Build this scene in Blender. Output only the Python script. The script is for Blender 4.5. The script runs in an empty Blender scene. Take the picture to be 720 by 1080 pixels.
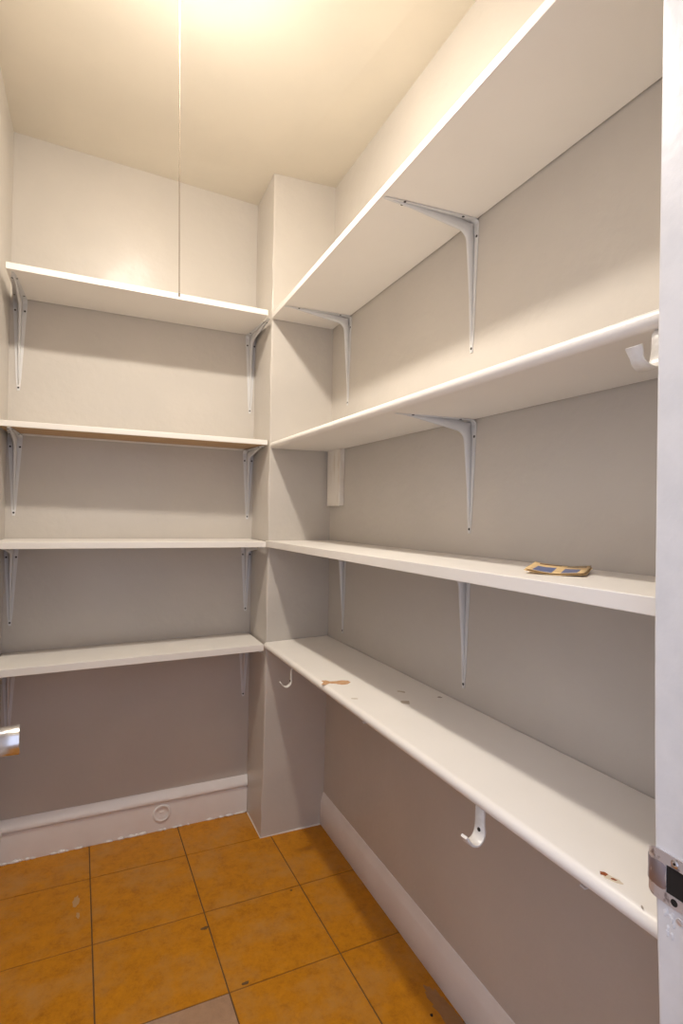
import bpy, bmesh, math, random
from mathutils import Vector, Matrix

random.seed(7)
SC = bpy.context.scene
COL = SC.collection

# ------------------------------------------------------------------ camera
F_PX, YAW, PITCH, ROLL, CAM_H = 582.2, 0.4230, 0.0090, 0.0177, 1.30
fwd = Vector((math.sin(YAW) * math.cos(PITCH), math.cos(YAW) * math.cos(PITCH), math.sin(PITCH)))
rgt = Vector((math.cos(YAW), -math.sin(YAW), 0))
upv = rgt.cross(fwd)
r2 = rgt * math.cos(ROLL) + upv * math.sin(ROLL)
u2 = upv * math.cos(ROLL) - rgt * math.sin(ROLL)
cam = bpy.data.cameras.new('camera')
cam.sensor_fit = 'HORIZONTAL'
cam.sensor_width = 36.0
cam.lens = F_PX * 36.0 / 720.0
cam.clip_start = 0.02
camo = bpy.data.objects.new('camera', cam)
COL.objects.link(camo)
M = Matrix((r2, u2, -fwd)).transposed().to_4x4()
M.translation = Vector((0, 0, CAM_H))
camo.matrix_world = M
SC.camera = camo

# ------------------------------------------------------------------ light from the adjoining room
W = bpy.data.worlds.new('world')
SC.world = W
W.use_nodes = True
bg = W.node_tree.nodes['Background']
bg.inputs[0].default_value = (0.74, 0.79, 1.0, 1)
bg.inputs[1].default_value = 1.52

BULB_COLOR = (1.0, 0.93, 0.83)
BULB_STRENGTH = 930.0

SC.view_settings.view_transform = 'Standard'
SC.view_settings.look = 'None'
SC.view_settings.gamma = 1
SC.view_settings.exposure = 0.0
SC.view_settings.use_curve_mapping = False


# ------------------------------------------------------------------ materials
def mat(name, col, rough=0.5, metal=0.0, col2=None, nscale=8.0, detail=4.0, bump=0.0, bscale=60.0,
        bump2=0.0, bscale2=6.0, lo=0.4, hi=0.65, spec=0.5, stretch=None):
    m = bpy.data.materials.new(name)
    m.use_nodes = True
    nt = m.node_tree
    p = nt.nodes['Principled BSDF']
    p.inputs['Base Color'].default_value = (*col, 1)
    p.inputs['Roughness'].default_value = rough
    p.inputs['Metallic'].default_value = metal
    p.inputs['Specular IOR Level'].default_value = spec
    tc = nt.nodes.new('ShaderNodeTexCoord')
    vec = tc.outputs['Object']
    if stretch:
        mp = nt.nodes.new('ShaderNodeMapping')
        mp.inputs['Scale'].default_value = stretch
        nt.links.new(vec, mp.inputs['Vector'])
        vec = mp.outputs['Vector']
    if col2:
        n = nt.nodes.new('ShaderNodeTexNoise')
        n.inputs['Scale'].default_value = nscale
        n.inputs['Detail'].default_value = detail
        nt.links.new(vec, n.inputs['Vector'])
        r = nt.nodes.new('ShaderNodeValToRGB')
        r.color_ramp.elements[0].position = lo
        r.color_ramp.elements[1].position = hi
        r.color_ramp.elements[0].color = (*col, 1)
        r.color_ramp.elements[1].color = (*col2, 1)
        nt.links.new(n.outputs['Fac'], r.inputs['Fac'])
        nt.links.new(r.outputs['Color'], p.inputs['Base Color'])
    prev = None
    for b, s in ((bump, bscale), (bump2, bscale2)):
        if b > 0:
            n = nt.nodes.new('ShaderNodeTexNoise')
            n.inputs['Scale'].default_value = s
            n.inputs['Detail'].default_value = 3
            nt.links.new(vec, n.inputs['Vector'])
            bn = nt.nodes.new('ShaderNodeBump')
            bn.inputs['Strength'].default_value = 1.0
            bn.inputs['Distance'].default_value = b
            nt.links.new(n.outputs['Fac'], bn.inputs['Height'])
            if prev:
                nt.links.new(prev, bn.inputs['Normal'])
            prev = bn.outputs['Normal']
    if prev:
        nt.links.new(prev, p.inputs['Normal'])
    return m


WALL = mat('wall_paint', (0.575, 0.53, 0.475), 0.30, col2=(0.61, 0.56, 0.50), nscale=3, bump=0.0007, bscale=55,
           bump2=0.005, bscale2=6, spec=0.24)
CEIL = mat('ceiling_paint', (0.75, 0.69, 0.585), 0.8, col2=(0.78, 0.715, 0.605), nscale=4, bump=0.0004, bscale=40, spec=0.15)
SHELF = mat('shelf_paint', (0.87, 0.825, 0.765), 0.38, col2=(0.89, 0.845, 0.785), nscale=5, bump=0.0002, bscale=70)
TRIM = mat('trim_paint', (0.84, 0.80, 0.76), 0.35, col2=(0.88, 0.84, 0.80), nscale=9, bump=0.0004, bscale=45)
JAMB = mat('jamb_paint', (0.75, 0.735, 0.73), 0.35, col2=(0.70, 0.69, 0.69), nscale=22, bump=0.0005, bscale=60)
STEEL = mat('bracket_paint', (0.72, 0.71, 0.70), 0.35, spec=0.5)
HOOKM = mat('hook_paint', (0.80, 0.77, 0.72), 0.3, col2=(0.70, 0.66, 0.60), nscale=60, bump=0.0004, bscale=150)
SCREW = mat('dark_screw', (0.05, 0.045, 0.04), 0.45, metal=0.6)
RAWWOOD = mat('raw_wood', (0.55, 0.36, 0.19), 0.6, col2=(0.42, 0.25, 0.12), nscale=9, stretch=(1.5, 25, 25))
GROUT = mat('grout', (0.16, 0.085, 0.03), 0.9)
CHROME = mat('chrome', (0.70, 0.69, 0.70), 0.24, metal=1.0)
STRIKE = mat('worn_steel', (0.84, 0.83, 0.86), 0.32, metal=0.85, col2=(0.36, 0.33, 0.34), nscale=75, lo=0.56, hi=0.64)
DARK = mat('dark_recess', (0.012, 0.008, 0.006), 0.9)
BATTEN = mat('batten_paint', (0.88, 0.82, 0.74), 0.4, col2=(0.70, 0.60, 0.48), nscale=14, lo=0.55, hi=0.8,
             stretch=(2, 2, 0.5))
PORC = mat('porcelain', (0.82, 0.80, 0.77), 0.2)
CHAINM = mat('ball_chain', (0.22, 0.16, 0.10), 0.5, metal=0.2)
CORE = mat('bare_patch', (0.55, 0.30, 0.14), 0.7, col2=(0.66, 0.42, 0.24), nscale=60)
RUST = mat('rust', (0.30, 0.075, 0.02), 0.8)
STAIN = mat('stain', (0.60, 0.51, 0.40), 0.45)
STAIND = mat('dark_stain', (0.40, 0.34, 0.28), 0.5)
PRIMER = mat('old_primer', (0.72, 0.62, 0.48), 0.6)
HALL = mat('hall_wood', (0.30, 0.17, 0.08), 0.4, col2=(0.22, 0.12, 0.05), nscale=6, stretch=(12, 1, 1))


def tile_mat(name, a, b, c, grey):
    m = bpy.data.materials.new(name)
    m.use_nodes = True
    nt = m.node_tree
    L = nt.links.new
    p = nt.nodes['Principled BSDF']
    geo = nt.nodes.new('ShaderNodeNewGeometry')
    oi = nt.nodes.new('ShaderNodeObjectInfo')
    n1 = nt.nodes.new('ShaderNodeTexNoise'); n1.inputs['Scale'].default_value = 24; n1.inputs['Detail'].default_value = 10
    n1.inputs['Roughness'].default_value = 0.80; n1.noise_dimensions = '4D'
    n2 = nt.nodes.new('ShaderNodeTexNoise'); n2.inputs['Scale'].default_value = 5.5; n2.inputs['Detail'].default_value = 8
    n2.inputs['Roughness'].default_value = 0.66
    mul = nt.nodes.new('ShaderNodeMath'); mul.operation = 'MULTIPLY'; mul.inputs[1].default_value = 30
    L(oi.outputs['Random'], mul.inputs[0]); L(mul.outputs[0], n1.inputs['W'])
    L(geo.outputs['Position'], n1.inputs['Vector']); L(geo.outputs['Position'], n2.inputs['Vector'])
    r1 = nt.nodes.new('ShaderNodeValToRGB')
    r1.color_ramp.elements[0].position = 0.36; r1.color_ramp.elements[1].position = 0.66
    r1.color_ramp.elements[0].color = (*a, 1); r1.color_ramp.elements[1].color = (*b, 1)
    e = r1.color_ramp.elements.new(0.52); e.color = (*[(x * .6 + y * .4) for x, y in zip(a, b)], 1)
    L(n1.outputs['Fac'], r1.inputs['Fac'])
    r2_ = nt.nodes.new('ShaderNodeValToRGB')
    r2_.color_ramp.elements[0].position = 0.47; r2_.color_ramp.elements[1].position = 0.72
    r2_.color_ramp.elements[0].color = (0, 0, 0, 1); r2_.color_ramp.elements[1].color = (0.9, 0.9, 0.9, 1)
    L(n2.outputs['Fac'], r2_.inputs['Fac'])
    mx = nt.nodes.new('ShaderNodeMix'); mx.data_type = 'RGBA'
    L(r2_.outputs['Color'], mx.inputs[0]); L(r1.outputs['Color'], mx.inputs[6]); mx.inputs[7].default_value = (*c, 1)
    L(mx.outputs[2], p.inputs['Base Color'])
    p.inputs['Roughness'].default_value = 0.42
    p.inputs['Specular IOR Level'].default_value = 0.28
    bn = nt.nodes.new('ShaderNodeBump'); bn.inputs['Distance'].default_value = 0.0006
    L(n1.outputs['Fac'], bn.inputs['Height']); L(bn.outputs['Normal'], p.inputs['Normal'])
    return m


TILE = tile_mat('terracotta_tile', (0.62, 0.25, 0.008), (0.38, 0.135, 0.005), (0.50, 0.25, 0.065), 0)
TILEG = tile_mat('grey_tile', (0.46, 0.28, 0.165), (0.33, 0.20, 0.12), (0.50, 0.34, 0.24), 1)


# ------------------------------------------------------------------ helpers
def tag(o, label=None, cat=None, group=None, kind=None):
    if label: o['label'] = label
    if cat: o['category'] = cat
    if group: o['group'] = group
    if kind: o['kind'] = kind
    return o


def link(name, me, m=None, parent=None, smooth=False):
    o = bpy.data.objects.new(name, me)
    COL.objects.link(o)
    if m is not None and not me.materials:
        me.materials.append(m)
    if parent is not None:
        o.parent = parent
    if smooth:
        for p in me.polygons: p.use_smooth = True
    return o


def from_bm(name, bm, m, parent=None, smooth=False):
    bmesh.ops.recalc_face_normals(bm, faces=bm.faces)
    me = bpy.data.meshes.new(name)
    bm.to_mesh(me); bm.free()
    return link(name, me, m, parent, smooth)


def auto_smooth(o, ang=40):
    me = o.data
    bm = bmesh.new(); bm.from_mesh(me)
    for f in bm.faces: f.smooth = True
    for e in bm.edges:
        if len(e.link_faces) == 2 and e.calc_face_angle(0) > math.radians(ang): e.smooth = False
    bm.to_mesh(me); bm.free()
    return o


def empty(name, loc=(0, 0, 0), rz=0.0):
    o = bpy.data.objects.new(name, None)
    o.empty_display_size = 0.05
    o.location = loc; o.rotation_euler = (0, 0, rz)
    COL.objects.link(o)
    return o


def bm_box(bm, x0, x1, y0, y1, z0, z1, bev=0.0):
    vs = [bm.verts.new(c) for c in ((x0, y0, z0), (x1, y0, z0), (x1, y1, z0), (x0, y1, z0),
                                    (x0, y0, z1), (x1, y0, z1), (x1, y1, z1), (x0, y1, z1))]
    fs = [bm.faces.new([vs[i] for i in f]) for f in
          ((3, 2, 1, 0), (4, 5, 6, 7), (0, 1, 5, 4), (1, 2, 6, 5), (2, 3, 7, 6), (3, 0, 4, 7))]
    if bev > 0:
        es = list({e for f in fs for e in f.edges})
        bmesh.ops.bevel(bm, geom=es, offset=bev, segments=2, affect='EDGES', profile=0.5)


def box(name, x0, x1, y0, y1, z0, z1, m, parent=None, bev=0.0):
    bm = bmesh.new(); bm_box(bm, x0, x1, y0, y1, z0, z1, bev)
    return from_bm(name, bm, m, parent)


def bm_prism(bm, bottom, top):
    """closed prism from two matching loops of points"""
    a = [bm.verts.new(p) for p in bottom]; b = [bm.verts.new(p) for p in top]
    n = len(a)
    for i in range(n):
        j = (i + 1) % n
        bm.faces.new((a[i], a[j], b[j], b[i]))
    bm.faces.new(a[::-1]); bm.faces.new(b)


def lathe(bm, prof, seg=24, axis='Z', loc=(0, 0, 0)):
    """prof: (r, h) list; revolve about axis"""
    rings = []
    loc = Vector(loc)
    for r, hh in prof:
        if r < 1e-6:
            c = {'Z': (0, 0, hh), 'X': (hh, 0, 0), 'Y': (0, hh, 0)}[axis]
            rings.append([bm.verts.new(loc + Vector(c))])
        else:
            rg = []
            for k in range(seg):
                t = 2 * math.pi * k / seg; a, b = r * math.cos(t), r * math.sin(t)
                c = {'Z': (a, b, hh), 'X': (hh, a, b), 'Y': (a, hh, b)}[axis]
                rg.append(bm.verts.new(loc + Vector(c)))
            rings.append(rg)
    for A, B in zip(rings, rings[1:]):
        for k in range(seg):
            k2 = (k + 1) % seg
            if len(A) == 1 and len(B) == 1: continue
            if len(A) == 1: bm.faces.new((A[0], B[k], B[k2]))
            elif len(B) == 1: bm.faces.new((A[k], A[k2], B[0]))
            else: bm.faces.new((A[k], A[k2], B[k2], B[k]))
    if len(rings[0]) > 1: bm.faces.new(rings[0][::-1])
    if len(rings[-1]) > 1: bm.faces.new(rings[-1])


# ------------------------------------------------------------------ room dimensions (metres)
SK = 0.0226                     # the back wall is a little out of square
D, P, Q, R, L = 2.3745, 2.1321, 0.6421, 0.9152, -0.2948
FRONT = 0.44                    # inner face of the doorway wall
TOP = 2.80
def yb(x, off=0.0): return D + SK * x + off
def yp(x, off=0.0): return P + SK * x + off

# ------------------------------------------------------------------ floor
FL = box('floor', L - 0.12, R + 0.12, 0.25, D + 0.2, -0.08, -0.0025, GROUT); tag(FL, kind='structure',
    label='ochre tiled pantry floor with dark thin joints')
TX, TY, TS, RZ = 0.0172, 2.1573, 0.3337, 0.0209


def clip(poly, f):
    out = []
    for i in range(len(poly)):
        a, b = poly[i], poly[(i + 1) % len(poly)]
        fa, fb = f(a), f(b)
        if fa >= 0: out.append(a)
        if (fa >= 0) != (fb >= 0):
            t = fa / (fa - fb)
            out.append((a[0] + (b[0] - a[0]) * t, a[1] + (b[1] - a[1]) * t))
    return out


c_, s_ = math.cos(RZ), math.sin(RZ)
g = 0.0019
for i in range(-2, 4):
    for j in range(-7, 2):
        # tile (i, j): corner at TX + i*TS ... ; rows counted away from the back wall
        raw = [(i * TS + g, j * TS + g), ((i + 1) * TS - g, j * TS + g), ((i + 1) * TS - g, (j + 1) * TS - g), (i * TS + g, (j + 1) * TS - g)]
        poly = [(TX + c_ * u - s_ * v, TY + s_ * u + c_ * v) for u, v in raw]
        for fn in (lambda p: p[0] - (L + 0.001), lambda p: (R - 0.001) - p[0], lambda p: p[1] - 0.315, lambda p: (D + SK * p[0] - 0.001) - p[1]):
            if poly: poly = clip(poly, fn)
        if len(poly) < 3: continue
        ar = abs(sum(poly[k][0] * poly[(k + 1) % len(poly)][1] - poly[(k + 1) % len(poly)][0] * poly[k][1] for k in range(len(poly)))) / 2
        if ar < 2e-4: continue
        cx = sum(p[0] for p in poly) / len(poly); cy = sum(p[1] for p in poly) / len(poly)
        bm = bmesh.new()
        dz = random.uniform(-0.0004, 0.0002)
        ins = 0.0012
        def sh(p, k):
            d = Vector((cx - p[0], cy - p[1])); d = d / max(d.length, 1e-6)
            return (p[0] + d.x * k, p[1] + d.y * k)
        l0 = [bm.verts.new((*p, -0.0024)) for p in poly]
        l1 = [bm.verts.new((*p, -0.0010 + dz)) for p in poly]
        l2 = [bm.verts.new((*sh(p, ins), dz)) for p in poly]
        n = len(poly)
        for A, B in ((l0, l1), (l1, l2)):
            for k in range(n):
                bm.faces.new((A[k], A[(k + 1) % n], B[(k + 1) % n], B[k]))
        bm.faces.new(l2)
        grey = (i, j) in ((0, -3), (2, -4), (2, -3)) and (i, j) != (2, -3)
        o = from_bm('floor_tile', bm, TILEG if grey else TILE, FL)

HF = box('floor_hall', -1.4, 1.9, -1.6, 0.25, -0.08, -0.002, HALL)
tag(HF, kind='structure', label='brown wood floor outside the pantry doorway')

# dirt specks on the tiles are children of the floor
def blob(name, cx, cy, z, rx, ry, rot, m, parent, n=14, jit=0.25, th=0.0005, seed=1):
    rr = random.Random(seed)
    bm = bmesh.new(); lo, hi = [], []
    for k in range(n):
        t = 2 * math.pi * k / n; q = 1 + rr.uniform(-jit, jit)
        a, b = rx * q * math.cos(t), ry * q * math.sin(t)
        x = cx + a * math.cos(rot) - b * math.sin(rot); y = cy + a * math.sin(rot) + b * math.cos(rot)
        lo.append((x, y, z - 0.0002)); hi.append((x, y, z + th))
    bm_prism(bm, lo, hi)
    return from_bm(name, bm, m, parent)


# ------------------------------------------------------------------ walls and ceiling
def wall_from(name, bottom, m, z0=-0.05, z1=TOP):
    bm = bmesh.new()
    bm_prism(bm, [(x, y, z0) for x, y in bottom], [(x, y, z1) for x, y in bottom])
    o = from_bm(name, bm, m); tag(o, kind='structure'); return o


wb = wall_from('wall_back', [(L - .12, yb(L - .12)), (R + .12, yb(R + .12)), (R + .12, yb(R) + .15), (L - .12, yb(L) + .15)], WALL)
wr = wall_from('wall_right', [(R, 0.30), (R + .12, 0.30), (R + .12, yb(R + .12)), (R, yb(R))], WALL)
wl = wall_from('wall_left', [(L - .12, 0.30), (L, 0.30), (L, yb(L)), (L - .12, yb(L - .12))], WALL)
wb['label'] = 'beige grey painted plaster back wall'
wr['label'] = 'beige grey painted plaster wall behind the long shelves'
wl['label'] = 'beige grey painted plaster wall behind the open door'

# boxed-out corner pillar with a slightly wavy painted arris
bm = bmesh.new()
NL = 70
rows = []
rr = random.Random(3)
w1 = w2 = 0.0
for k in range(NL + 1):
    z = TOP * k / NL
    w1 = w1 * 0.7 + rr.uniform(-0.0018, 0.0018); w2 = w2 * 0.7 + rr.uniform(-0.0018, 0.0018)
    lean = 0.016 * max(0.0, 1 - z / 0.8)
    c = 0.006
    pts = [(Q, yb(Q)), (Q + w1, yp(Q) + c + lean + 0.004), (Q + 0.0015 + w1, yp(Q) + 0.002 + lean + w2), (Q + c + w1, yp(Q) + lean + w2 * 0.5),
           (Q + 0.012, yp(Q + .012) + lean), (R, yp(R) + lean), (R, yb(R))]
    rows.append([bm.verts.new((x, y, z)) for x, y in pts])
n = len(rows[0])
for A, B in zip(rows, rows[1:]):
    for k in range(n):
        bm.faces.new((A[k], A[(k + 1) % n], B[(k + 1) % n], B[k]))
bm.faces.new(rows[0][::-1]); bm.faces.new(rows[-1])
pil = from_bm('wall_pillar', bm, WALL)
tag(pil, kind='structure', label='boxed-out plaster pillar in the pantry corner')
auto_smooth(pil, 50)

# ceiling, not quite level
bm = bmesh.new()
cp = [(L, 0.30, 2.690), (R, 0.30, 2.700), (R, yp(R), 2.7017), (Q, yp(Q), 2.6846), (Q, yb(Q), 2.677), (L, yb(L), 2.709)]
lo = [bm.verts.new(p) for p in cp]; hi = [bm.verts.new((p[0], p[1], TOP)) for p in cp]
bm.faces.new((lo[0], lo[5], lo[3])); bm.faces.new((lo[5], lo[4], lo[3])); bm.faces.new((lo[0], lo[3], lo[1])); bm.faces.new((lo[3], lo[2], lo[1]))
bm.faces.new(hi)
for k in range(6): bm.faces.new((lo[k], lo[(k + 1) % 6], hi[(k + 1) % 6], hi[k]))
ce = from_bm('ceiling', bm, CEIL); tag(ce, kind='structure', label='cream painted plaster ceiling')

# doorway wall the camera looks through
J, JH = 0.600, -0.143             # inner faces of the strike jamb and the hinge jamb
OY0, HEAD = 0.315, 2.03
bm = bmesh.new()
bm_box(bm, J + 0.02, R, OY0, FRONT - 0.004, -0.05, TOP)
bm_box(bm, L, JH - 0.02, OY0, FRONT - 0.004, -0.05, TOP)
bm_box(bm, JH - 0.02, J + 0.02, OY0, FRONT - 0.004, HEAD + 0.02, 2.688)
wf = from_bm('wall_front', bm, WALL); tag(wf, kind='structure', label='plaster wall holding the pantry doorway')
# hall side of the same wall, left and right of the pantry
for nm, x0, x1 in (('wall_hall_left', -1.4, L - 0.12), ('wall_hall_right', R + 0.12, 1.9)):
    tag(box(nm, x0, x1, 0.30, 0.42, -0.05, TOP, WALL), kind='structure')

# ------------------------------------------------------------------ baseboards
def board_profile(name, prof, a, b, m, normal):
    """prof: (out, z); a, b: (x, y) ends on the wall face; normal: unit (x, y) pointing into the room"""
    bm = bmesh.new()
    A = [(a[0] + normal[0] * o, a[1] + normal[1] * o, z) for o, z in prof]
    B = [(b[0] + normal[0] * o, b[1] + normal[1] * o, z) for o, z in prof]
    NS = 60
    rows = []
    rr = random.Random(hash(name) % 7 + 2)
    for k in range(NS + 1):
        t = k / NS
        row = []
        for q, (p1, p2) in enumerate(zip(A, B)):
            w = rr.uniform(-0.0006, 0.0006) if 0 < k < NS else 0
            row.append(bm.verts.new((p1[0] + (p2[0] - p1[0]) * t + normal[0] * w, p1[1] + (p2[1] - p1[1]) * t + normal[1] * w, p1[2] + (p2[2] - p1[2]) * t)))
        rows.append(row)
    n = len(prof)
    for X, Y in zip(rows, rows[1:]):
        for k in range(n):
            bm.faces.new((X[k], X[(k + 1) % n], Y[(k + 1) % n], Y[k]))
    bm.faces.new(rows[0][::-1]); bm.faces.new(rows[-1])
    o = from_bm(name, bm, m); tag(o, kind='structure'); return auto_smooth(o, 35)


prof_back = [(0.0, 0.0), (0.009, 0.0), (0.010, 0.004), (0.008, 0.112), (0.0055, 0.113), (0.0055, 0.1165), (0.015, 0.118), (0.017, 0.124), (0.014, 0.136),
             (0.008, 0.146), (0.006, 0.156), (0.002, 0.161), (0.0, 0.161)]
bb = board_profile('baseboard_back', prof_back, (L, yb(L)), (Q - 0.001, yb(Q)), TRIM, (0, -1))
bb['label'] = 'white painted baseboard along the back wall'
prof_right = [(0.0, 0.0), (0.013, 0.0), (0.0145, 0.003), (0.0135, 0.098), (0.012, 0.102), (0.003, 0.132), (0.0, 0.134)]
br = board_profile('baseboard_right', prof_right, (R, FRONT), (R, yp(R) + 0.015), TRIM, (-1, 0))
br['label'] = 'white painted baseboard below the long right-wall shelves'
bl = board_profile('baseboard_left', prof_back, (L, FRONT), (L, yb(L) - 0.018), TRIM, (1, 0))
bl['label'] = 'white painted baseboard behind the open door'

# painted-over round plug on the back baseboard, and caulk lumps along its foot
bm = bmesh.new()
px, pz = 0.283, 0.070
py = yb(px) - 0.0082
def ring(bm, c, r0, r1, h, seg=28):
    rows = []
    for k in range(seg):
        t = 2 * math.pi * k / seg
        rows.append([bm.verts.new((c[0] + r * math.cos(t), c[1] - d, c[2] + r * math.sin(t))) for r, d in
                     ((r1, -0.001), (r1 - 0.0015, h), (r0 + 0.002, h), (r0, 0.0004), (r0 * 0.4, 0.0006))])
    for k in range(seg):
        A, B = rows[k], rows[(k + 1) % seg]
        for q in range(4): bm.faces.new((A[q], A[q + 1], B[q + 1], B[q]))
    bm.faces.new([r[-1] for r in rows]); bm.faces.new([r[0] for r in rows][::-1])
ring(bm, (px, py, pz), 0.025, 0.036, 0.0045)
plug = from_bm('plug', bm, TRIM, bb, True)
bm = bmesh.new()
bm_box(bm, px - 0.0075, px + 0.0075, py - 0.004, py + 0.001, pz + 0.002, pz + 0.007, 0.0015)
from_bm('plug_slot', bm, TRIM, plug)
rr = random.Random(11)
for k in range(34):
    x = L + 0.02 + (Q - L - 0.05) * rr.random() if k < 24 else rr.choice((-0.25, -0.14, 0.6)) + rr.uniform(-0.05, 0.035)
    x = min(max(x, L + 0.02), Q - 0.02)
    rx, rz_ = rr.uniform(0.006, 0.022), rr.uniform(0.003, 0.009)
    bm = bmesh.new()
    bmesh.ops.create_icosphere(bm, subdivisions=1, radius=1.0)
    for v in bm.verts:
        v.co *= 1 + rr.uniform(-0.25, 0.25)
        v.co = Vector((x + v.co.x * rx, yb(x) - 0.0105 + v.co.y * 0.0045, 0.002 + max(v.co.z, -0.3) * rz_))
    from_bm('caulk_lump', bm, TRIM, bb, True)

# thin caulk seam where pillar meets the floor
bm = bmesh.new()
bm_box(bm, Q - 0.003, Q + 0.0005, yp(Q) + 0.018, yb(Q) - 0.02, 0.0, 0.004)
bm_box(bm, Q - 0.003, R - 0.015, yp(Q) + 0.0155, yp(Q) + 0.0215, 0.0, 0.004)
tag(from_bm('trim_1', bm, TRIM), kind='structure', label='thin white caulk seam at the foot of the pillar')

# ------------------------------------------------------------------ shelves
def shelf(name, backA, frontA, backB, frontB, th, m, label, nose=False, group=None):
    """A, B: the two ends; points are (x, y, z) of the underside; loft of one cross-section"""
    prof = []
    if nose:
        prof = [(0, 0), (0, th)]
        N = 10
        r = th / 2
        for k in range(N + 1):
            t = math.pi / 2 - math.pi * k / N
            prof.append((('r', r * math.cos(t)), r + r * math.sin(t)))
    else:
        b = 0.0014
        prof = [(0, 0), (0, th), (('r', -b), th), (('r', -b * .3), th - b * .3), (('r', 0), th - b), (('r', 0), b), (('r', -b * .3), b * .3), (('r', -b), 0)]
    def sect(bk, fr):
        bk, fr = Vector(bk), Vector(fr)
        d = fr - bk; w = d.length; d.normalize()
        up = Vector((0, 0, 1))
        out = []
        for s, z in prof:
            if isinstance(s, tuple):
                s = w + s[1] - (th / 2 if nose else 0)
            out.append(bk + d * s + up * z)
        return out
    bm = bmesh.new()
    bm_prism(bm, sect(backA, frontA), sect(backB, frontB))
    o = from_bm(name, bm, m)
    if nose: auto_smooth(o, 35)
    return tag(o, label, 'shelf', group)


GAP = 0.004
def rshelf(zfb, zff, znb, znf, xf, xn, th, label, nose, y0=FRONT + 0.002):
    return shelf('shelf', (R - GAP, yp(R) - 0.002, zfb), (xf, yp(xf) - 0.002, zff), (R - GAP, y0, znb), (xn, y0, znf), th, SHELF, label, nose)

S1 = rshelf(2.0945, 2.0945, 2.0965, 2.0965, 0.642, 0.629, 0.021, 'topmost white shelf board on the long right wall, square edged', False)
S2 = rshelf(1.5750, 1.5710, 1.5545, 1.5545, 0.645, 0.662, 0.026, 'white shelf with rounded nosing, second from the top on the long right wall', True)
S3 = rshelf(1.1760, 1.1745, 1.1800, 1.1790, 0.634, 0.662, 0.025, 'square-edged white shelf on the long right wall with a packet on it', False)
S4 = rshelf(0.7730, 0.7660, 0.7890, 0.7840, 0.634, 0.639, 0.026, 'lowest white shelf on the long right wall, rounded nosing and peeled spots', True)


def bshelf(x0, x1, y0, y1, zb, zf, th, label, z1b=None, z1f=None, m=SHELF):
    z1b = zb if z1b is None else z1b; z1f = zf if z1f is None else z1f
    return shelf('shelf', (x0, yb(x0) - GAP, zb), (x0, y0, zf), (x1, yb(x1) - GAP, z1b), (x1, y1, z1f), th, m, label)

B1 = bshelf(-0.274, 0.6150, 2.0864, 2.1075, 2.0930, 2.0910, 0.022, 'topmost short white shelf on the back wall, below the pull chain')
B2 = bshelf(L + 0.002, 0.6360, 2.148, 2.1530, 1.5920, 1.5850, 0.020, 'short back-wall shelf with bare brown wood underside, second from the top', 1.5920, 1.5850)
B3 = bshelf(L + 0.002, 0.6290, 2.1000, 2.1215, 1.1755, 1.1745, 0.023, 'short white back-wall shelf, second from the floor', 1.1745, 1.1740)
B4 = bshelf(L + 0.002, 0.6320, 2.0920, 2.1380, 0.7500, 0.7560, 0.026, 'lowest short white shelf on the back wall', 0.7590, 0.7590)
# bare underside and back strip of the brown shelf
bm = bmesh.new()
bm_prism(bm, [(L + 0.004, 2.156, 1.5836), (0.634, 2.161, 1.5836), (0.634, yb(.634) - .014, 1.5890), (L + 0.004, yb(L) - .014, 1.5890)],
         [(L + 0.004, 2.156, 1.5862), (0.634, 2.161, 1.5862), (0.634, yb(.634) - .014, 1.5925), (L + 0.004, yb(L) - .014, 1.5925)])
tag(from_bm('bare_underside', bm, RAWWOOD, B2), 'bare brown wood underside')
bm = bmesh.new()
bm_prism(bm, [(L + 0.004, yb(L) - .012, 1.5835), (0.634, yb(.634) - .012, 1.5835), (0.634, yb(.634) - .001, 1.5835), (L + 0.004, yb(L) - .001, 1.5835)],
         [(L + 0.004, yb(L) - .012, 1.5925), (0.634, yb(.634) - .012, 1.5925), (0.634, yb(.634) - .001, 1.5925), (L + 0.004, yb(L) - .001, 1.5925)])
from_bm('back_strip', bm, SHELF, B2)

# wear on the lowest long shelf
def s4z(x, y):
    t = (yp(R) - y) / (yp(R) - FRONT); u = (R - x) / (R - 0.635)
    zb = 0.773 + (0.789 - 0.773) * t; zf = 0.766 + (0.784 - 0.766) * t
    return zb + (zf - zb) * u + 0.026
# peeled fish-shaped patch
bm = bmesh.new()
outl = [(-0.5, 0.30), (-0.42, 0.05), (-0.5, -0.30), (-0.36, -0.34), (-0.22, -0.12), (0.0, -0.20), (0.2, -0.36), (0.38, -0.30), (0.5, -0.02), (0.42, 0.22),
        (0.22, 0.30), (0.02, 0.20), (-0.2, 0.16), (-0.34, 0.34)]
a, b = Vector((0.6385, 1.545)), Vector((0.7210, 1.512))
ax = (b - a); ln = ax.length; ax.normalize(); ay = Vector((-ax.y, ax.x)); mid = (a + b) / 2
pts = [mid + ax * (u * ln) + ay * (v * 0.066) for u, v in outl]
bm_prism(bm, [(p.x, p.y, s4z(p.x, p.y) - 0.0003) for p in pts], [(p.x, p.y, s4z(p.x, p.y) + 0.0005) for p in pts])
tag(from_bm('peeled_patch', bm, CORE, S4), 'tan bare patch where paint peeled off')
blob('stain', 0.7844, 1.2794, s4z(0.784, 1.279), 0.013, 0.026, 0.9, STAIN, S4, seed=4, jit=0.15)
blob('stain', 0.8158, 1.3623, s4z(0.816, 1.362), 0.006, 0.016, 0.7, STAIN, S4, seed=5)
blob('stain', 0.8836, 1.2800, s4z(0.884, 1.28), 0.005, 0.007, 0.5, STAIND, S4, seed=6)
blob('stain', 0.6665, 1.3694, s4z(0.6665, 1.369), 0.0035, 0.011, 1.0, STAIN, S4, seed=7)
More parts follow.
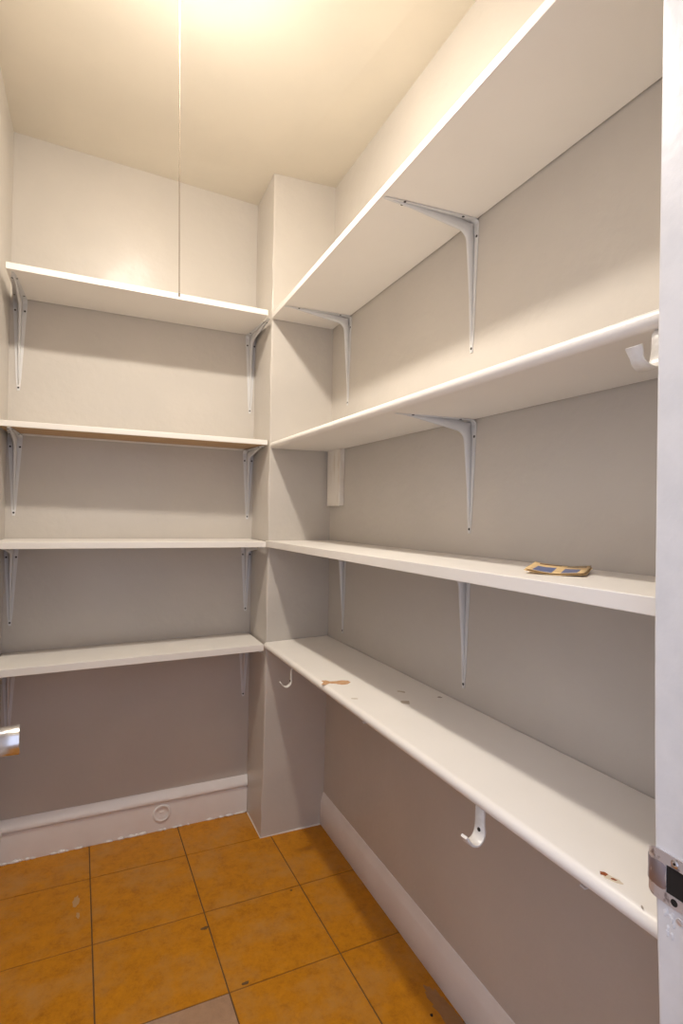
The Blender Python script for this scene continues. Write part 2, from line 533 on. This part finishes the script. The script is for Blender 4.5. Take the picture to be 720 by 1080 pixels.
blob('paint_chip', 0.6600, 0.5390, s4z(0.660, 0.539), 0.0050, 0.0150, 0.30, PRIMER, S4, seed=8, jit=0.2)
blob('rust_spot', 0.6582, 0.5514, s4z(0.658, 0.551) + 0.0005, 0.0042, 0.0052, 0.3, RUST, S4, seed=9)
blob('rust_spot', 0.6604, 0.5371, s4z(0.660, 0.537) + 0.0005, 0.0018, 0.0035, 0.4, RUST, S4, seed=10)
blob('chip', 0.6475, 0.4843, s4z(0.6475, 0.484), 0.0012, 0.0038, -0.6, STAIND, S4, seed=12)

# spots on the tiles (dark glue marks in the joints and a pale smear)
blob('dirt_spot', 0.347, 1.7597, 0.0002, 0.012, 0.006, 0.1, GROUT, FL, seed=20)
blob('dirt_spot', 0.413, 1.5092, 0.0002, 0.011, 0.005, 0.1, GROUT, FL, seed=21)
blob('dirt_spot', 0.654, 1.822, 0.0002, 0.004, 0.004, 0.1, GROUT, FL, seed=22)
blob('dirt_spot', 0.834, 1.2217, 0.0002, 0.004, 0.005, 0.1, DARK, FL, seed=23)
SMEAR = mat('pale_smear', (0.50, 0.30, 0.13), 0.5)
blob('pale_smear', -0.026, 2.046, 0.0002, 0.010, 0.026, -0.1, SMEAR, FL, seed=24)
blob('pale_smear', -0.018, 1.972, 0.0002, 0.005, 0.015, 0.1, SMEAR, FL, seed=25)
WORN = tile_mat('worn_tile', (0.40, 0.20, 0.07), (0.30, 0.15, 0.06), (0.42, 0.26, 0.15), 1)
blob('worn_patch', 0.876, 1.215, 0.0003, 0.022, 0.085, 0.06, WORN, FL, seed=26, n=40, jit=0.16)

# small rectangular batten under the second long shelf at the pillar
bt = box('wood_batten', R - 0.022, R - 0.0005, 2.010, 2.136, 1.345, 1.5735, BATTEN, bev=0.0015)
tag(bt, 'short white painted wood batten under a right-wall shelf at the pillar', 'batten')

# ------------------------------------------------------------------ stamped steel brackets
BR = {}
def bracket_meshes(leg, arm):
    key = (round(leg, 3), round(arm, 3))
    if key in BR: return BR[key]
    # path in local (x out from wall, z down): arm tip -> corner -> leg tip
    rc = 0.016
    path = []
    for k in range(6): path.append((arm + (rc - arm) * k / 5, 0.0))
    for k in range(1, 6):
        t = math.pi / 2 * k / 6; path.append((rc - rc * math.sin(t), -rc + rc * math.cos(t)))
    for k in range(8): path.append((0.0, -rc + (-leg + rc) * k / 7))
    # plate
    bm = bmesh.new()
    S = [0.0]
    for p, q in zip(path, path[1:]): S.append(S[-1] + math.dist(p, q))
    ci = 8
    rows = []
    for k, (x, z) in enumerate(path):
        f = (S[k] / S[ci]) if k <= ci else (S[-1] - S[k]) / (S[-1] - S[ci])
        hw = 0.0070 + (0.0245 - 0.0070) * min(1, f) ** 1.1
        if k in (0, len(path) - 1): hw *= 0.62
        a = path[max(0, k - 1)]; b = path[min(len(path) - 1, k + 1)]
        t = Vector((b[0] - a[0], b[1] - a[1])).normalized(); nrm = Vector((-t.y, t.x))
        if nrm.dot(Vector((0.05 - x, -0.05 - z))) < 0: nrm = -nrm
        row = []
        for s, o in ((-hw, 0.0004), (hw, 0.0004), (hw, 0.0022), (-hw, 0.0022)):
            row.append(bm.verts.new((x + nrm.x * o, s, z + nrm.y * o)))
        rows.append(row)
    for A, B in zip(rows, rows[1:]):
        for q in range(4): bm.faces.new((A[q], A[(q + 1) % 4], B[(q + 1) % 4], B[q]))
    bm.faces.new(rows[0][::-1]); bm.faces.new(rows[-1])
    bmesh.ops.recalc_face_normals(bm, faces=bm.faces)
    plate = bpy.data.meshes.new('plate'); bm.to_mesh(plate); bm.free(); plate.materials.append(STEEL)
    # raised rib: closed loft between outer path and the inner gusset line
    outer, inner = [], []
    N = 7
    at, lt = arm - 0.022, leg - 0.022
    fil = []
    cxr, czr, rr_ = 0.052, -0.058, 0.030
    for k in range(N + 1):
        t = math.pi / 2 * k / N
        fil.append((cxr - rr_ * math.sin(t), czr + rr_ * math.cos(t)))
    seq_in = [(at, -0.0025)] + [(at + (fil[0][0] - at) * k / 4, -0.0025 + (fil[0][1] + 0.0025) * k / 4) for k in (1, 2, 3)] + fil + \
             [(fil[-1][0] + (0.0025 - fil[-1][0]) * k / 4, fil[-1][1] + (-lt - fil[-1][1]) * k / 4) for k in (1, 2, 3)] + [(0.0025, -lt)]
    n = len(seq_in)
    def on_path(f):
        d = f * S[-1]
        for k in range(len(path) - 1):
            if S[k + 1] >= d:
                u = (d - S[k]) / (S[k + 1] - S[k]); p, q = path[k], path[k + 1]
                return (p[0] + (q[0] - p[0]) * u, p[1] + (q[1] - p[1]) * u)
        return path[-1]
    f0 = 0.022 / S[-1]
    bm = bmesh.new(); rows = []
    for k, (x, z) in enumerate(seq_in):
        # matching foot on the plate
        if k <= 3: foot = (x, -0.0012)
        elif k >= n - 4: foot = (0.0012, z)
        else:
            u = (k - 4) / (n - 9)
            foot = (seq_in[4][0] * (1 - u) + 0.0012 * u, -0.0012 * (1 - u) + seq_in[n - 5][1] * u)
            cc = 4 * u * (1 - u)
            foot = (foot[0] * (1 - cc) + 0.006 * cc, foot[1] * (1 - cc) - 0.006 * cc)
        e = min(k, n - 1 - k) / ((n - 1) / 2)
        wb_ = 0.0026 + 0.0056 * min(1, e * 1.6); wt = 0.0018 + 0.0032 * min(1, e * 1.6)
        mx_ = (foot[0] * 0.18 + x * 0.82, foot[1] * 0.18 + z * 0.82)
        rows.append([bm.verts.new((foot[0], -wb_, foot[1])), bm.verts.new((mx_[0], -wt * 1.1, mx_[1])), bm.verts.new((x, -wt * .55, z)), bm.verts.new((x, wt * .55, z)),
                     bm.verts.new((mx_[0], wt * 1.1, mx_[1])), bm.verts.new((foot[0], wb_, foot[1]))])
    for A, B in zip(rows, rows[1:]):
        for q in range(6): bm.faces.new((A[q], A[(q + 1) % 6], B[(q + 1) % 6], B[q]))
    bm.faces.new(rows[0][::-1]); bm.faces.new(rows[-1])
    bmesh.ops.recalc_face_normals(bm, faces=bm.faces)
    rib = bpy.data.meshes.new('rib'); bm.to_mesh(rib); bm.free(); rib.materials.append(STEEL)
    for p in rib.polygons: p.use_smooth = True
    BR[key] = (plate, rib)
    return BR[key]


bm = bmesh.new()
lathe(bm, [(0.0038, 0.0), (0.0036, 0.0010), (0.0020, 0.0016), (0.0, 0.0016)], 10, 'X')
SCREW_ME = bpy.data.meshes.new('screw'); bmesh.ops.recalc_face_normals(bm, faces=bm.faces); bm.to_mesh(SCREW_ME); bm.free(); SCREW_ME.materials.append(SCREW)


def bracket(loc, rz, leg, arm, label, group, screws=True, tilt=0.0):
    e = empty('shelf_bracket', loc, rz)
    e.rotation_euler = (tilt, 0, rz)
    tag(e, label, 'bracket', group)
    pm, rm = bracket_meshes(leg, arm)
    link('plate', pm, None, e); link('rib', rm, None, e)
    def sc(p, down):
        o = link('screw', SCREW_ME, None, e); o.location = p
        if down: o.rotation_euler = (0, math.radians(90), 0)
    for s in (-1, 1):
        sc((0.0018, s * 0.0158, -0.044), False)
        sc((0.046, s * 0.0155, -0.0018), True)
    sc((0.0018, 0, -leg + 0.011), False)
    for s in (-1, 1):
        sc((arm * 0.80, s * 0.0072, -0.0018), True)
    return e

RG, BG = 'brackets on the right wall', 'brackets on the back wall'
PI = math.pi
SKA = math.atan(SK)
# right wall: local +x points to -X  -> rz = pi
bracket((R, 1.990, 2.0940), PI, 0.350, 0.268, 'white steel bracket under the topmost right-wall shelf, beside the pillar', RG)
bracket((R, 1.203, 2.0950), PI, 0.350, 0.272, 'white steel bracket under the topmost right-wall shelf, farther from the pillar', RG)
bracket((R, 1.200, 1.5625), PI, 0.300, 0.232, 'white steel bracket under the nosed second right-wall shelf', RG)
bracket((R, 2.000, 1.1760), PI, 0.338, 0.240, 'white steel bracket under the packet shelf, beside the pillar', RG)
bracket((R, 1.215, 1.1770), PI, 0.330, 0.240, 'white steel bracket under the packet shelf, farther from the pillar', RG)
bracket((R, 1.270, 0.7740), PI, 0.200, 0.272, 'white steel bracket under the lowest right-wall shelf, nearer the pillar', RG)
bracket((R, 0.578, 0.7790), PI, 0.200, 0.268, 'white steel bracket under the lowest right-wall shelf, nearer the door jamb', RG)
# back wall: local +x points to -Y -> rz = -pi/2
def bbr(x, z, leg, arm, label, tilt=0.0):
    return bracket((x, yb(x), z), -PI / 2 + SKA, leg, arm, label, BG)
bbr(-0.262, 2.0915, 0.342, 0.262, 'white steel bracket under the topmost back-wall shelf, beside the left wall')
bbr(0.622, 2.0915, 0.342, 0.255, 'white steel bracket under the topmost back-wall shelf, beside the pillar')
bbr(-0.268, 1.5835, 0.300, 0.222, 'white steel bracket under the brown-bottomed back-wall shelf, beside the left wall')
bbr(0.619, 1.5835, 0.300, 0.222, 'white steel bracket under the brown-bottomed back-wall shelf, beside the pillar')
bbr(-0.2725, 1.1735, 0.298, 0.250, 'white steel bracket under the second lowest back-wall shelf, beside the left wall')
bbr(0.619, 1.1720, 0.292, 0.250, 'white steel bracket under the second lowest back-wall shelf, beside the pillar')
bbr(-0.272, 0.7490, 0.290, 0.250, 'white steel bracket under the lowest back-wall shelf, beside the left wall')
bbr(0.6165, 0.7565, 0.250, 0.240, 'white steel bracket under the lowest back-wall shelf, beside the pillar')

# ------------------------------------------------------------------ coat hooks below shelves
def hook(loc, drop, reach, tip, w, label, rz=0.0, flare=1.35, tipw=1.2, screw=True, th=0.0032):
    """J strap: hangs from z=0, bends towards -x and up"""
    e = empty('coat_hook', loc, rz); tag(e, label, 'hook', 'painted coat hooks under the shelves')
    r = reach / 2
    path = [(0.016, -0.0008, .8), (0.004, -0.0012, .9), (0.0, -0.006, .9), (0.0, -0.5 * drop, .95), (0.0, -(drop - r), 1.1)]
    N = 10
    for k in range(1, N + 1):
        t = math.pi * 0.86 * k / N
        path.append((-r + r * math.cos(t), -(drop - r) - r * math.sin(t), 1.1 + (flare - 1.1) * min(1, k / 5) - (0.35 * max(0, k - 6) / 4)))
    lx, lz, _ = path[-1]
    path.append((lx - 0.003, lz + tip * 0.6, tipw * .95)); path.append((lx - 0.006, lz + tip, tipw))
    bm = bmesh.new(); rows = []
    for k, (x, z, f) in enumerate(path):
        a = path[max(0, k - 1)]; b = path[min(len(path) - 1, k + 1)]
        t = Vector((b[0] - a[0], b[1] - a[1])).normalized(); nrm = Vector((-t.y, t.x))
        hw = w / 2 * f
        row = []
        for s, o in ((-hw, -th * .3), (-hw * .8, -th / 2), (hw * .8, -th / 2), (hw, -th * .3), (hw, th * .3), (hw * .8, th / 2), (-hw * .8, th / 2), (-hw, th * .3)):
            row.append(bm.verts.new((x + nrm.x * o, s, z + nrm.y * o)))
        rows.append(row)
    for A, B in zip(rows, rows[1:]):
        for q in range(8): bm.faces.new((A[q], A[(q + 1) % 8], B[(q + 1) % 8], B[q]))
    bm.faces.new(rows[0][::-1]); bm.faces.new(rows[-1])
    o = from_bm('strap', bm, HOOKM, e); auto_smooth(o, 50)
    for zz in (-(drop - r) + 0.002,) if screw else ():
        s = link('screw', SCREW_ME, None, e); s.location = (-th / 2 - 0.0002, 0, zz); s.rotation_euler = (0, 0, PI)
    return e

hook((0.643, 1.835, 0.7665), 0.062, 0.034, 0.008, 0.013, 'small white coat hook under the lowest long shelf, close to the pillar')
hook((0.655, 0.815, 0.7795), 0.064, 0.036, 0.008, 0.023, 'white coat hook with screw hole hanging halfway along the lowest long shelf', 0.15, 1.15, 0.62, th=0.005)
hook((0.672, 0.490, 1.5545), 0.056, 0.042, 0.014, 0.019, 'white coat hook under the nosed second shelf, beside the door jamb', 0.0, 1.3, 1.25, False, 0.004)

# ------------------------------------------------------------------ packet on the third long shelf
def packet():
    e = empty('paper_packet', (0.775, 0.795, 1.2035), 0); tag(e, 'curled tan paper packet with blue print lying on a white shelf', 'packet')
    m = bpy.data.materials.new('packet_print'); m.use_nodes = True
    nt = m.node_tree; p = nt.nodes['Principled BSDF']; p.inputs['Roughness'].default_value = 0.5
    uv = nt.nodes.new('ShaderNodeUVMap'); sx = nt.nodes.new('ShaderNodeSeparateXYZ'); nt.links.new(uv.outputs[0], sx.inputs[0])
    def rect(x0, x1, y0, y1):
        out = None
        for sock, lo_, hi_ in ((0, x0, x1), (1, y0, y1)):
            a = nt.nodes.new('ShaderNodeMath'); a.operation = 'COMPARE'
            a.inputs[1].default_value = (lo_ + hi_) / 2; a.inputs[2].default_value = (hi_ - lo_) / 2
            nt.links.new(sx.outputs[sock], a.inputs[0])
            if out is None: out = a.outputs[0]
            else:
                b = nt.nodes.new('ShaderNodeMath'); b.operation = 'MULTIPLY'
                nt.links.new(out, b.inputs[0]); nt.links.new(a.outputs[0], b.inputs[1]); out = b.outputs[0]
        return out
    base = nt.nodes.new('ShaderNodeTexNoise'); base.inputs['Scale'].default_value = 30
    ramp = nt.nodes.new('ShaderNodeValToRGB'); ramp.color_ramp.elements[0].color = (0.72, 0.47, 0.20, 1); ramp.color_ramp.elements[1].color = (0.80, 0.60, 0.32, 1)
    nt.links.new(base.outputs['Fac'], ramp.inputs['Fac'])
    cur = ramp.outputs['Color']
    for rc, colr in (((.13, .45, .06, .66), (0.12, 0.15, 0.30)), ((.60, .86, .06, .60), (0.13, 0.15, 0.27)), ((.12, .5, .84, .95), (0.25, 0.13, 0.06)), ((.60, .92, .80, .94), (0.36, 0.24, 0.14))):
        mx = nt.nodes.new('ShaderNodeMix'); mx.data_type = 'RGBA'
        nt.links.new(rect(*rc), mx.inputs[0]); nt.links.new(cur, mx.inputs[6]); mx.inputs[7].default_value = (*colr, 1); cur = mx.outputs[2]
    nt.links.new(cur, p.inputs['Base Color'])
    PAPER = mat('packet_paper', (0.66, 0.44, 0.2), 0.6)
    # sheet: u along the packet's long side (left edge -> right edge as seen), v from front to back
    A, Bc, Cc, Dc = Vector((0.712, 0.775)), Vector((0.770, 0.690)), Vector((0.858, 0.752)), Vector((0.800, 0.842))
    o0 = Vector((0.775, 0.795))
    def sheet(name, z0, curl, mtl, ins, th):
        bm = bmesh.new(); uvl = bm.loops.layers.uv.new('UVMap')
        NU, NV = 14, 8
        top, bot = [], []
        for j in range(NV + 1):
            rt, rb = [], []
            for i in range(NU + 1):
                u, v = ins + (1 - 2 * ins) * i / NU, ins + (1 - 2 * ins) * j / NV
                xy = (A * (1 - u) + Bc * u) * (1 - v) + (Dc * (1 - u) + Cc * u) * v - o0
                z = z0 + curl * ((2 * u - 1) ** 2 * (0.95 - 0.5 * u) + 0.9 * v ** 1.5) + 0.0006 * math.sin(u * 9 + v * 5)
                rt.append((bm.verts.new((xy.x, xy.y, z + th)), u, v)); rb.append(bm.verts.new((xy.x, xy.y, z)))
            top.append(rt); bot.append(rb)
        for j in range(NV):
            for i in range(NU):
                q = [top[j][i], top[j][i + 1], top[j + 1][i + 1], top[j + 1][i]]
                f = bm.faces.new([w[0] for w in q])
                for lp, w in zip(f.loops, q): lp[uvl].uv = (w[1], w[2])
                bm.faces.new([bot[j][i], bot[j + 1][i], bot[j + 1][i + 1], bot[j][i + 1]])
        per = [(0, i) for i in range(NU)] + [(j, NU) for j in range(NV)] + [(NV, i) for i in range(NU, 0, -1)] + [(j, 0) for j in range(NV, 0, -1)]
        for k in range(len(per)):
            a, b = per[k], per[(k + 1) % len(per)]
            bm.faces.new((bot[a[0]][a[1]], bot[b[0]][b[1]], top[b[0]][b[1]][0], top[a[0]][a[1]][0]))
        return from_bm(name, bm, mtl, e, True)
    sheet('back_sheet', 0.0012, 0.0055, PAPER, 0.0, 0.0007)
    sheet('printed_sheet', 0.0036, 0.0065, m, 0.02, 0.0008)
packet()

# ------------------------------------------------------------------ door frame (jambs, stops, casing) with strike plate
fr = empty('trim_2', (J, FRONT, 0)); tag(fr, kind='structure', label='white painted door frame with a worn steel strike plate')
def fpart(name, bm, m, parent=fr, smooth=False):
    o = from_bm(name, bm, m)
    o.data.transform(Matrix.Translation((-J, -FRONT, 0)))
    o.parent = parent
    return o
# strike jamb: slightly warped board; edge rounded
bm = bmesh.new(); rows = []
def edge_y(z):
    ks = [(0.0, 0.424), (0.55, 0.4245), (0.75, 0.4285), (0.86, 0.4335), (1.0, 0.4375), (1.2, 0.4400), (1.5, 0.4400), (1.9, 0.4390), (2.1, 0.4385)]
    for (z0, y0), (z1, y1) in zip(ks, ks[1:]):
        if z <= z1: return y0 + (y1 - y0) * max(0, (z - z0)) / (z1 - z0)
    return ks[-1][1]
for k in range(43):
    z = 2.05 * k / 42; y = edge_y(z)
    pts = [(J, OY0 - 0.005), (J, y - 0.0050), (J + 0.0008, y - 0.0022), (J + 0.003, y - 0.0006), (J + 0.006, y), (J + 0.0195, y), (J + 0.0195, OY0 - 0.005)]
    rows.append([bm.verts.new((a, b, z)) for a, b in pts])
for A, B in zip(rows, rows[1:]):
    for q in range(7): bm.faces.new((A[q], A[(q + 1) % 7], B[(q + 1) % 7], B[q]))
bm.faces.new(rows[0][::-1]); bm.faces.new(rows[-1])
o = fpart('jamb', bm, JAMB); auto_smooth(o, 60)
bm = bmesh.new(); bm_box(bm, JH - 0.0195, JH, OY0 - 0.005, FRONT, 0.0, 2.05, 0.003); fpart('jamb', bm, JAMB)
bm = bmesh.new(); bm_box(bm, JH, J, OY0 - 0.005, FRONT, HEAD, HEAD + 0.0195, 0.003); fpart('head_jamb', bm, JAMB)
bm = bmesh.new(); bm_box(bm, J - 0.011, J, 0.345, 0.390, 0.0, HEAD, 0.002); fpart('door_stop', bm, JAMB)
bm = bmesh.new(); bm_box(bm, JH, JH + 0.011, 0.345, 0.390, 0.0, HEAD, 0.002); fpart('door_stop', bm, JAMB)
bm = bmesh.new(); bm_box(bm, JH + 0.011, J - 0.011, 0.345, 0.390, HEAD - 0.011, HEAD, 0.002); fpart('door_stop', bm, JAMB)
for x0, x1 in ((J + 0.006, J + 0.086), (JH - 0.086, JH - 0.006)):
    bm = bmesh.new(); bm_box(bm, x0, x1, OY0 - 0.020, OY0 - 0.001, 0.0, HEAD + 0.085, 0.004); fpart('casing', bm, JAMB)
bm = bmesh.new(); bm_box(bm, JH - 0.006, J + 0.006, OY0 - 0.020, OY0 - 0.001, HEAD + 0.006, HEAD + 0.085, 0.004); fpart('casing', bm, JAMB)

# strike plate: flat frame round the latch hole with a curved lip past the jamb edge
sz = 0.8985
def strike():
    root = empty('strike_plate', (0, 0, 0)); root.parent = fr
    bm = bmesh.new()
    # section points along y (towards the pantry): flat part then the lip curling away
    ye = 0.4335
    sec = [(J - 0.0020, 0.3905), (J - 0.0020, 0.3955), (J - 0.0020, 0.4185), (J - 0.0020, 0.4270), (J - 0.0020, 0.4330), (J - 0.0012, 0.4375), (J + 0.0010, 0.4415), (J + 0.0045, 0.4445), (J + 0.0085, 0.4460)]
    def hh(y):   # half height along the plate: rounded at the lip end
        if y < 0.4270: return 0.0285
        t = (y - 0.4270) / (0.4460 - 0.4270)
        return 0.0285 - 0.0075 * t ** 2.2
    zfr = [-1.0, -0.55, 0.55, 1.0]
    grid = []
    for x, y in sec:
        row = []
        for f in zfr:
            z = hh(y) * f if abs(f) == 1 else 0.0155 * (1 if f > 0 else -1)
            row.append(((x, y, sz + z)))
        grid.append(row)
    vt = [[bm.verts.new(p) for p in row] for row in grid]
    vb = [[bm.verts.new((p[0] + 0.0016, p[1] - 0.0004, p[2])) for p in row] for row in grid]
    hole = {(1, 1)}
    nU, nV = len(sec) - 1, 3
    cells = {(i, j) for i in range(nU) for j in range(nV)} - hole
    def dent(i, j): return j == 1 and i >= 2
    for (i, j) in cells:
        bm.faces.new((vt[i][j], vt[i + 1][j], vt[i + 1][j + 1], vt[i][j + 1]))
        bm.faces.new((vb[i][j], vb[i][j + 1], vb[i + 1][j + 1], vb[i + 1][j]))
        for (di, dj, a, b) in ((-1, 0, (i, j), (i, j + 1)), (1, 0, (i + 1, j), (i + 1, j + 1)), (0, -1, (i, j), (i + 1, j)), (0, 1, (i, j + 1), (i + 1, j + 1))):
            if (i + di, j + dj) not in cells:
                bm.faces.new((vt[a[0]][a[1]], vt[b[0]][b[1]], vb[b[0]][b[1]], vb[a[0]][a[1]]))
    fpart('plate', bm, STRIKE, root)
    # shallow worn ramp leading over the lip into the hole
    bm = bmesh.new(); rws = []
    rs = [(J - 0.0021, 0.4186), (J - 0.0030, 0.4225), (J - 0.0031, 0.4290), (J - 0.0024, 0.4350), (J - 0.0006, 0.4400), (J + 0.0022, 0.4440), (J + 0.0060, 0.4466)]
    for x, y in rs:
        rws.append([bm.verts.new((x + dx, y, sz + z)) for z, dx in ((-0.0152, 0.0012), (-0.0120, 0.0), (0.0, 0.0004), (0.0120, 0.0), (0.0152, 0.0012))])
    for A, B in zip(rws, rws[1:]):
        for q in range(4): bm.faces.new((A[q], A[q + 1], B[q + 1], B[q]))
    o = fpart('worn_ramp', bm, mat('ramp_steel', (0.42, 0.38, 0.42), 0.35, metal=0.9), root); auto_smooth(o, 60)
    # latch hole
    bm = bmesh.new(); bm_box(bm, J - 0.0011, J - 0.0003, 0.3954, 0.4186, sz - 0.0156, sz + 0.0156); fpart('latch_hole', bm, DARK, root)
    bm = bmesh.new(); lathe(bm, [(0.0, -0.0), (0.0026, 0.0), (0.0046, 0.0008), (0.0046, 0.0014)], 14, 'X', (J - 0.0028, 0.4085, sz + 0.0215)); fpart('screw', bm, CHROME, root)
    bm = bmesh.new(); lathe(bm, [(0.0, -0.0), (0.0014, 0.0), (0.0014, 0.0006)], 8, 'X', (J - 0.0032, 0.4085, sz + 0.0215)); fpart('screw_slot', bm, DARK, root)
    bm = bmesh.new(); lathe(bm, [(0.0, -0.0), (0.0040, 0.0), (0.0040, 0.0006)], 14, 'X', (J - 0.0024, 0.4085, sz - 0.0215)); fpart('screw_hole', bm, DARK, root)
    bm = bmesh.new(); lathe(bm, [(0.0, 0.0), (0.0038, 0.0004), (0.0042, 0.0010)], 12, 'X', (J - 0.0010, 0.4035, sz - 0.0400)); fpart('screw', bm, STRIKE, root)
strike()
# lumps of filler below the strike plate
rr = random.Random(5)
for k in range(9):
    bm = bmesh.new(); bmesh.ops.create_icosphere(bm, subdivisions=1, radius=1)
    cy, cz = rr.uniform(0.409, 0.423), sz - 0.030 - rr.uniform(0.006, 0.04)
    for v in bm.verts:
        v.co *= 1 + rr.uniform(-.3, .3)
        v.co = Vector((J + 0.0002 + v.co.x * 0.0011, cy + v.co.y * 0.0026, cz + v.co.z * 0.0045))
    fpart('filler_lump', bm, JAMB, fr)

# ------------------------------------------------------------------ door, swung open along the left wall
DW, DT = 0.735, 0.035
OPEN = math.radians(95.0)
dr = empty('door_1', (JH + 0.003, FRONT + 0.004, 0), 0.0)
tag(dr, kind='structure', label='white door swung open along the left wall, chrome knob')
# local frame: door extends along +y when open, outer face towards +x (then turned a little further)
dr.rotation_euler = (0, 0, OPEN - math.pi / 2)
bm = bmesh.new(); bm_box(bm, 0.0, DT, 0.006, DW, 0.012, HEAD - 0.006, 0.002); from_bm('leaf', bm, JAMB, dr)
for y0, y1 in ((0.11, 0.33), (0.41, 0.63)):
    for z0, z1 in ((0.22, 0.78), (1.02, 1.86)):
        bm = bmesh.new()
        for a, b, c, d in ((y0, y1, z0, z0 + .018), (y0, y1, z1 - .018, z1), (y0, y0 + .018, z0 + .018, z1 - .018), (y1 - .018, y1, z0 + .018, z1 - .018)):
            bm_box(bm, DT - 0.001, DT + 0.006, a, b, c, d, 0.002)
        from_bm('panel_moulding', bm, JAMB, dr)
KY, KZ = 0.677, 0.8965
for sgn, x0 in ((1, DT), (-1, 0.0)):
    ln_ = 0.055 if sgn > 0 else 0.048
    bm = bmesh.new()
    lathe(bm, [(0.0, 0.0), (0.033, 0.0), (0.033, 0.004), (0.030, 0.008), (0.0, 0.008)], 32, 'X')
    for v in bm.verts: v.co = Vector((x0 + sgn * v.co.x, KY + v.co.y, KZ + v.co.z))
    o = from_bm('rose', bm, CHROME, dr); auto_smooth(o, 50)
    bm = bmesh.new()
    lathe(bm, [(0.0, 0.006), (0.012, 0.006), (0.012, 0.010), (0.015, 0.014), (0.0220, 0.018), (0.0240, 0.024), (0.0248, 0.035), (0.0254, ln_ - 0.002), (0.0248, ln_ - 0.0006), (0.0235, ln_), (0.0, ln_)], 40, 'X')
    for v in bm.verts: v.co = Vector((x0 + sgn * v.co.x, KY + v.co.y, KZ + v.co.z))
    o = from_bm('knob', bm, CHROME, dr); auto_smooth(o, 50)
bm = bmesh.new(); bm_box(bm, DT / 2 - 0.0125, DT / 2 + 0.0125, DW - 0.001, DW + 0.001, KZ - 0.028, KZ + 0.028, 0.0005); from_bm('latch_plate', bm, CHROME, dr)
for hz in (0.25, 1.02, 1.80):
    bm = bmesh.new(); lathe(bm, [(0.006, 0.0), (0.006, 0.085)], 12, 'Z', (-0.002, 0.002, hz)); from_bm('hinge', bm, CHROME, dr, True)

# ------------------------------------------------------------------ ceiling lamp holder with bulb and pull chain
LX, LY = 0.205, 1.325
cl = empty('ceiling_lamp', (LX, LY, 2.693)); tag(cl, 'porcelain ceiling lamp holder with glowing bulb and long pull chain', 'lamp')
bm = bmesh.new()
lathe(bm, [(0.0, 0.0), (0.056, 0.0), (0.056, -0.010), (0.048, -0.020), (0.030, -0.030), (0.026, -0.048), (0.023, -0.052), (0.0, -0.052)], 36, 'Z')
o = from_bm('holder', bm, PORC, cl); auto_smooth(o, 40)
BM = bpy.data.materials.new('bulb_glow'); BM.use_nodes = True
pb = BM.node_tree.nodes['Principled BSDF']
pb.inputs['Base Color'].default_value = (0.9, 0.88, 0.82, 1); pb.inputs['Roughness'].default_value = 0.4
pb.inputs['Emission Color'].default_value = (*BULB_COLOR, 1); pb.inputs['Emission Strength'].default_value = BULB_STRENGTH
bm = bmesh.new()
lathe(bm, [(0.0, -0.0525), (0.0125, -0.0525), (0.0135, -0.056), (0.022, -0.064), (0.0400, -0.082), (0.0490, -0.0925), (0.0495, -0.0965), (0.0468, -0.0968), (0.0465, -0.0945), (0.0, -0.0945)], 32, 'Z')
o = from_bm('bulb_reflector', bm, PORC, cl); auto_smooth(o, 40)
bm = bmesh.new()
lathe(bm, [(0.0, -0.0947), (0.0462, -0.0947), (0.0462, -0.0962), (0.0438, -0.1040), (0.0360, -0.1110), (0.0200, -0.1165), (0.0, -0.1185)], 28, 'Z')
o = from_bm('bulb', bm, BM, cl, True)
# ball chain
bm = bmesh.new()
c0, c1 = Vector((0.168 - LX, 1.402 - LY, 2.653 - 2.693)), Vector((0.1835 - LX, 1.405 - LY, 1.8445 - 2.693))
n = int((c1 - c0).length / 0.0050)
one = bmesh.new(); bmesh.ops.create_icosphere(one, subdivisions=1, radius=0.0020)
vs = [v.co.copy() for v in one.verts]; fs = [[v.index for v in f.verts] for f in one.faces]; one.free()
verts, faces = [], []
for k in range(n + 1):
    p = c0 + (c1 - c0) * (k / n); base = len(verts)
    verts += [p + v for v in vs]; faces += [[base + i for i in f] for f in fs]
# the wire core between the balls
d = (c1 - c0).normalized(); base = len(verts)
for p in (c0, c1):
    for k in range(4):
        t = math.pi / 2 * k; verts.append(p + Vector((0.0005 * math.cos(t), 0.0005 * math.sin(t), 0)))
for k in range(4): faces.append([base + k, base + (k + 1) % 4, base + 4 + (k + 1) % 4, base + 4 + k])
me = bpy.data.meshes.new('pull_chain'); me.from_pydata([tuple(v) for v in verts], [], faces); me.update()
link('pull_chain', me, CHAINM, cl, True)
bm = bmesh.new(); lathe(bm, [(0.0, 0.0), (0.0022, 0.0), (0.0022, -0.008), (0.0, -0.008)], 10, 'Z', tuple(c1)); from_bm('chain_end', bm, CHAINM, cl)
bm = bmesh.new()
a = Vector((-0.018, 0.020, -0.040)); b = c0 + Vector((0, 0, 0.0005))
for i, (p, q) in enumerate(((a, b),)):
    bm_prism(bm, [p + Vector((0, 0.004, 0.003)), p + Vector((0, -0.004, 0.003)), p + Vector((0, -0.004, -0.003)), p + Vector((0, 0.004, -0.003))],
             [q + Vector((0, 0.002, 0.002)), q + Vector((0, -0.002, 0.002)), q + Vector((0, -0.002, -0.002)), q + Vector((0, 0.002, -0.002))])
from_bm('chain_arm', bm, CHAINM, cl)
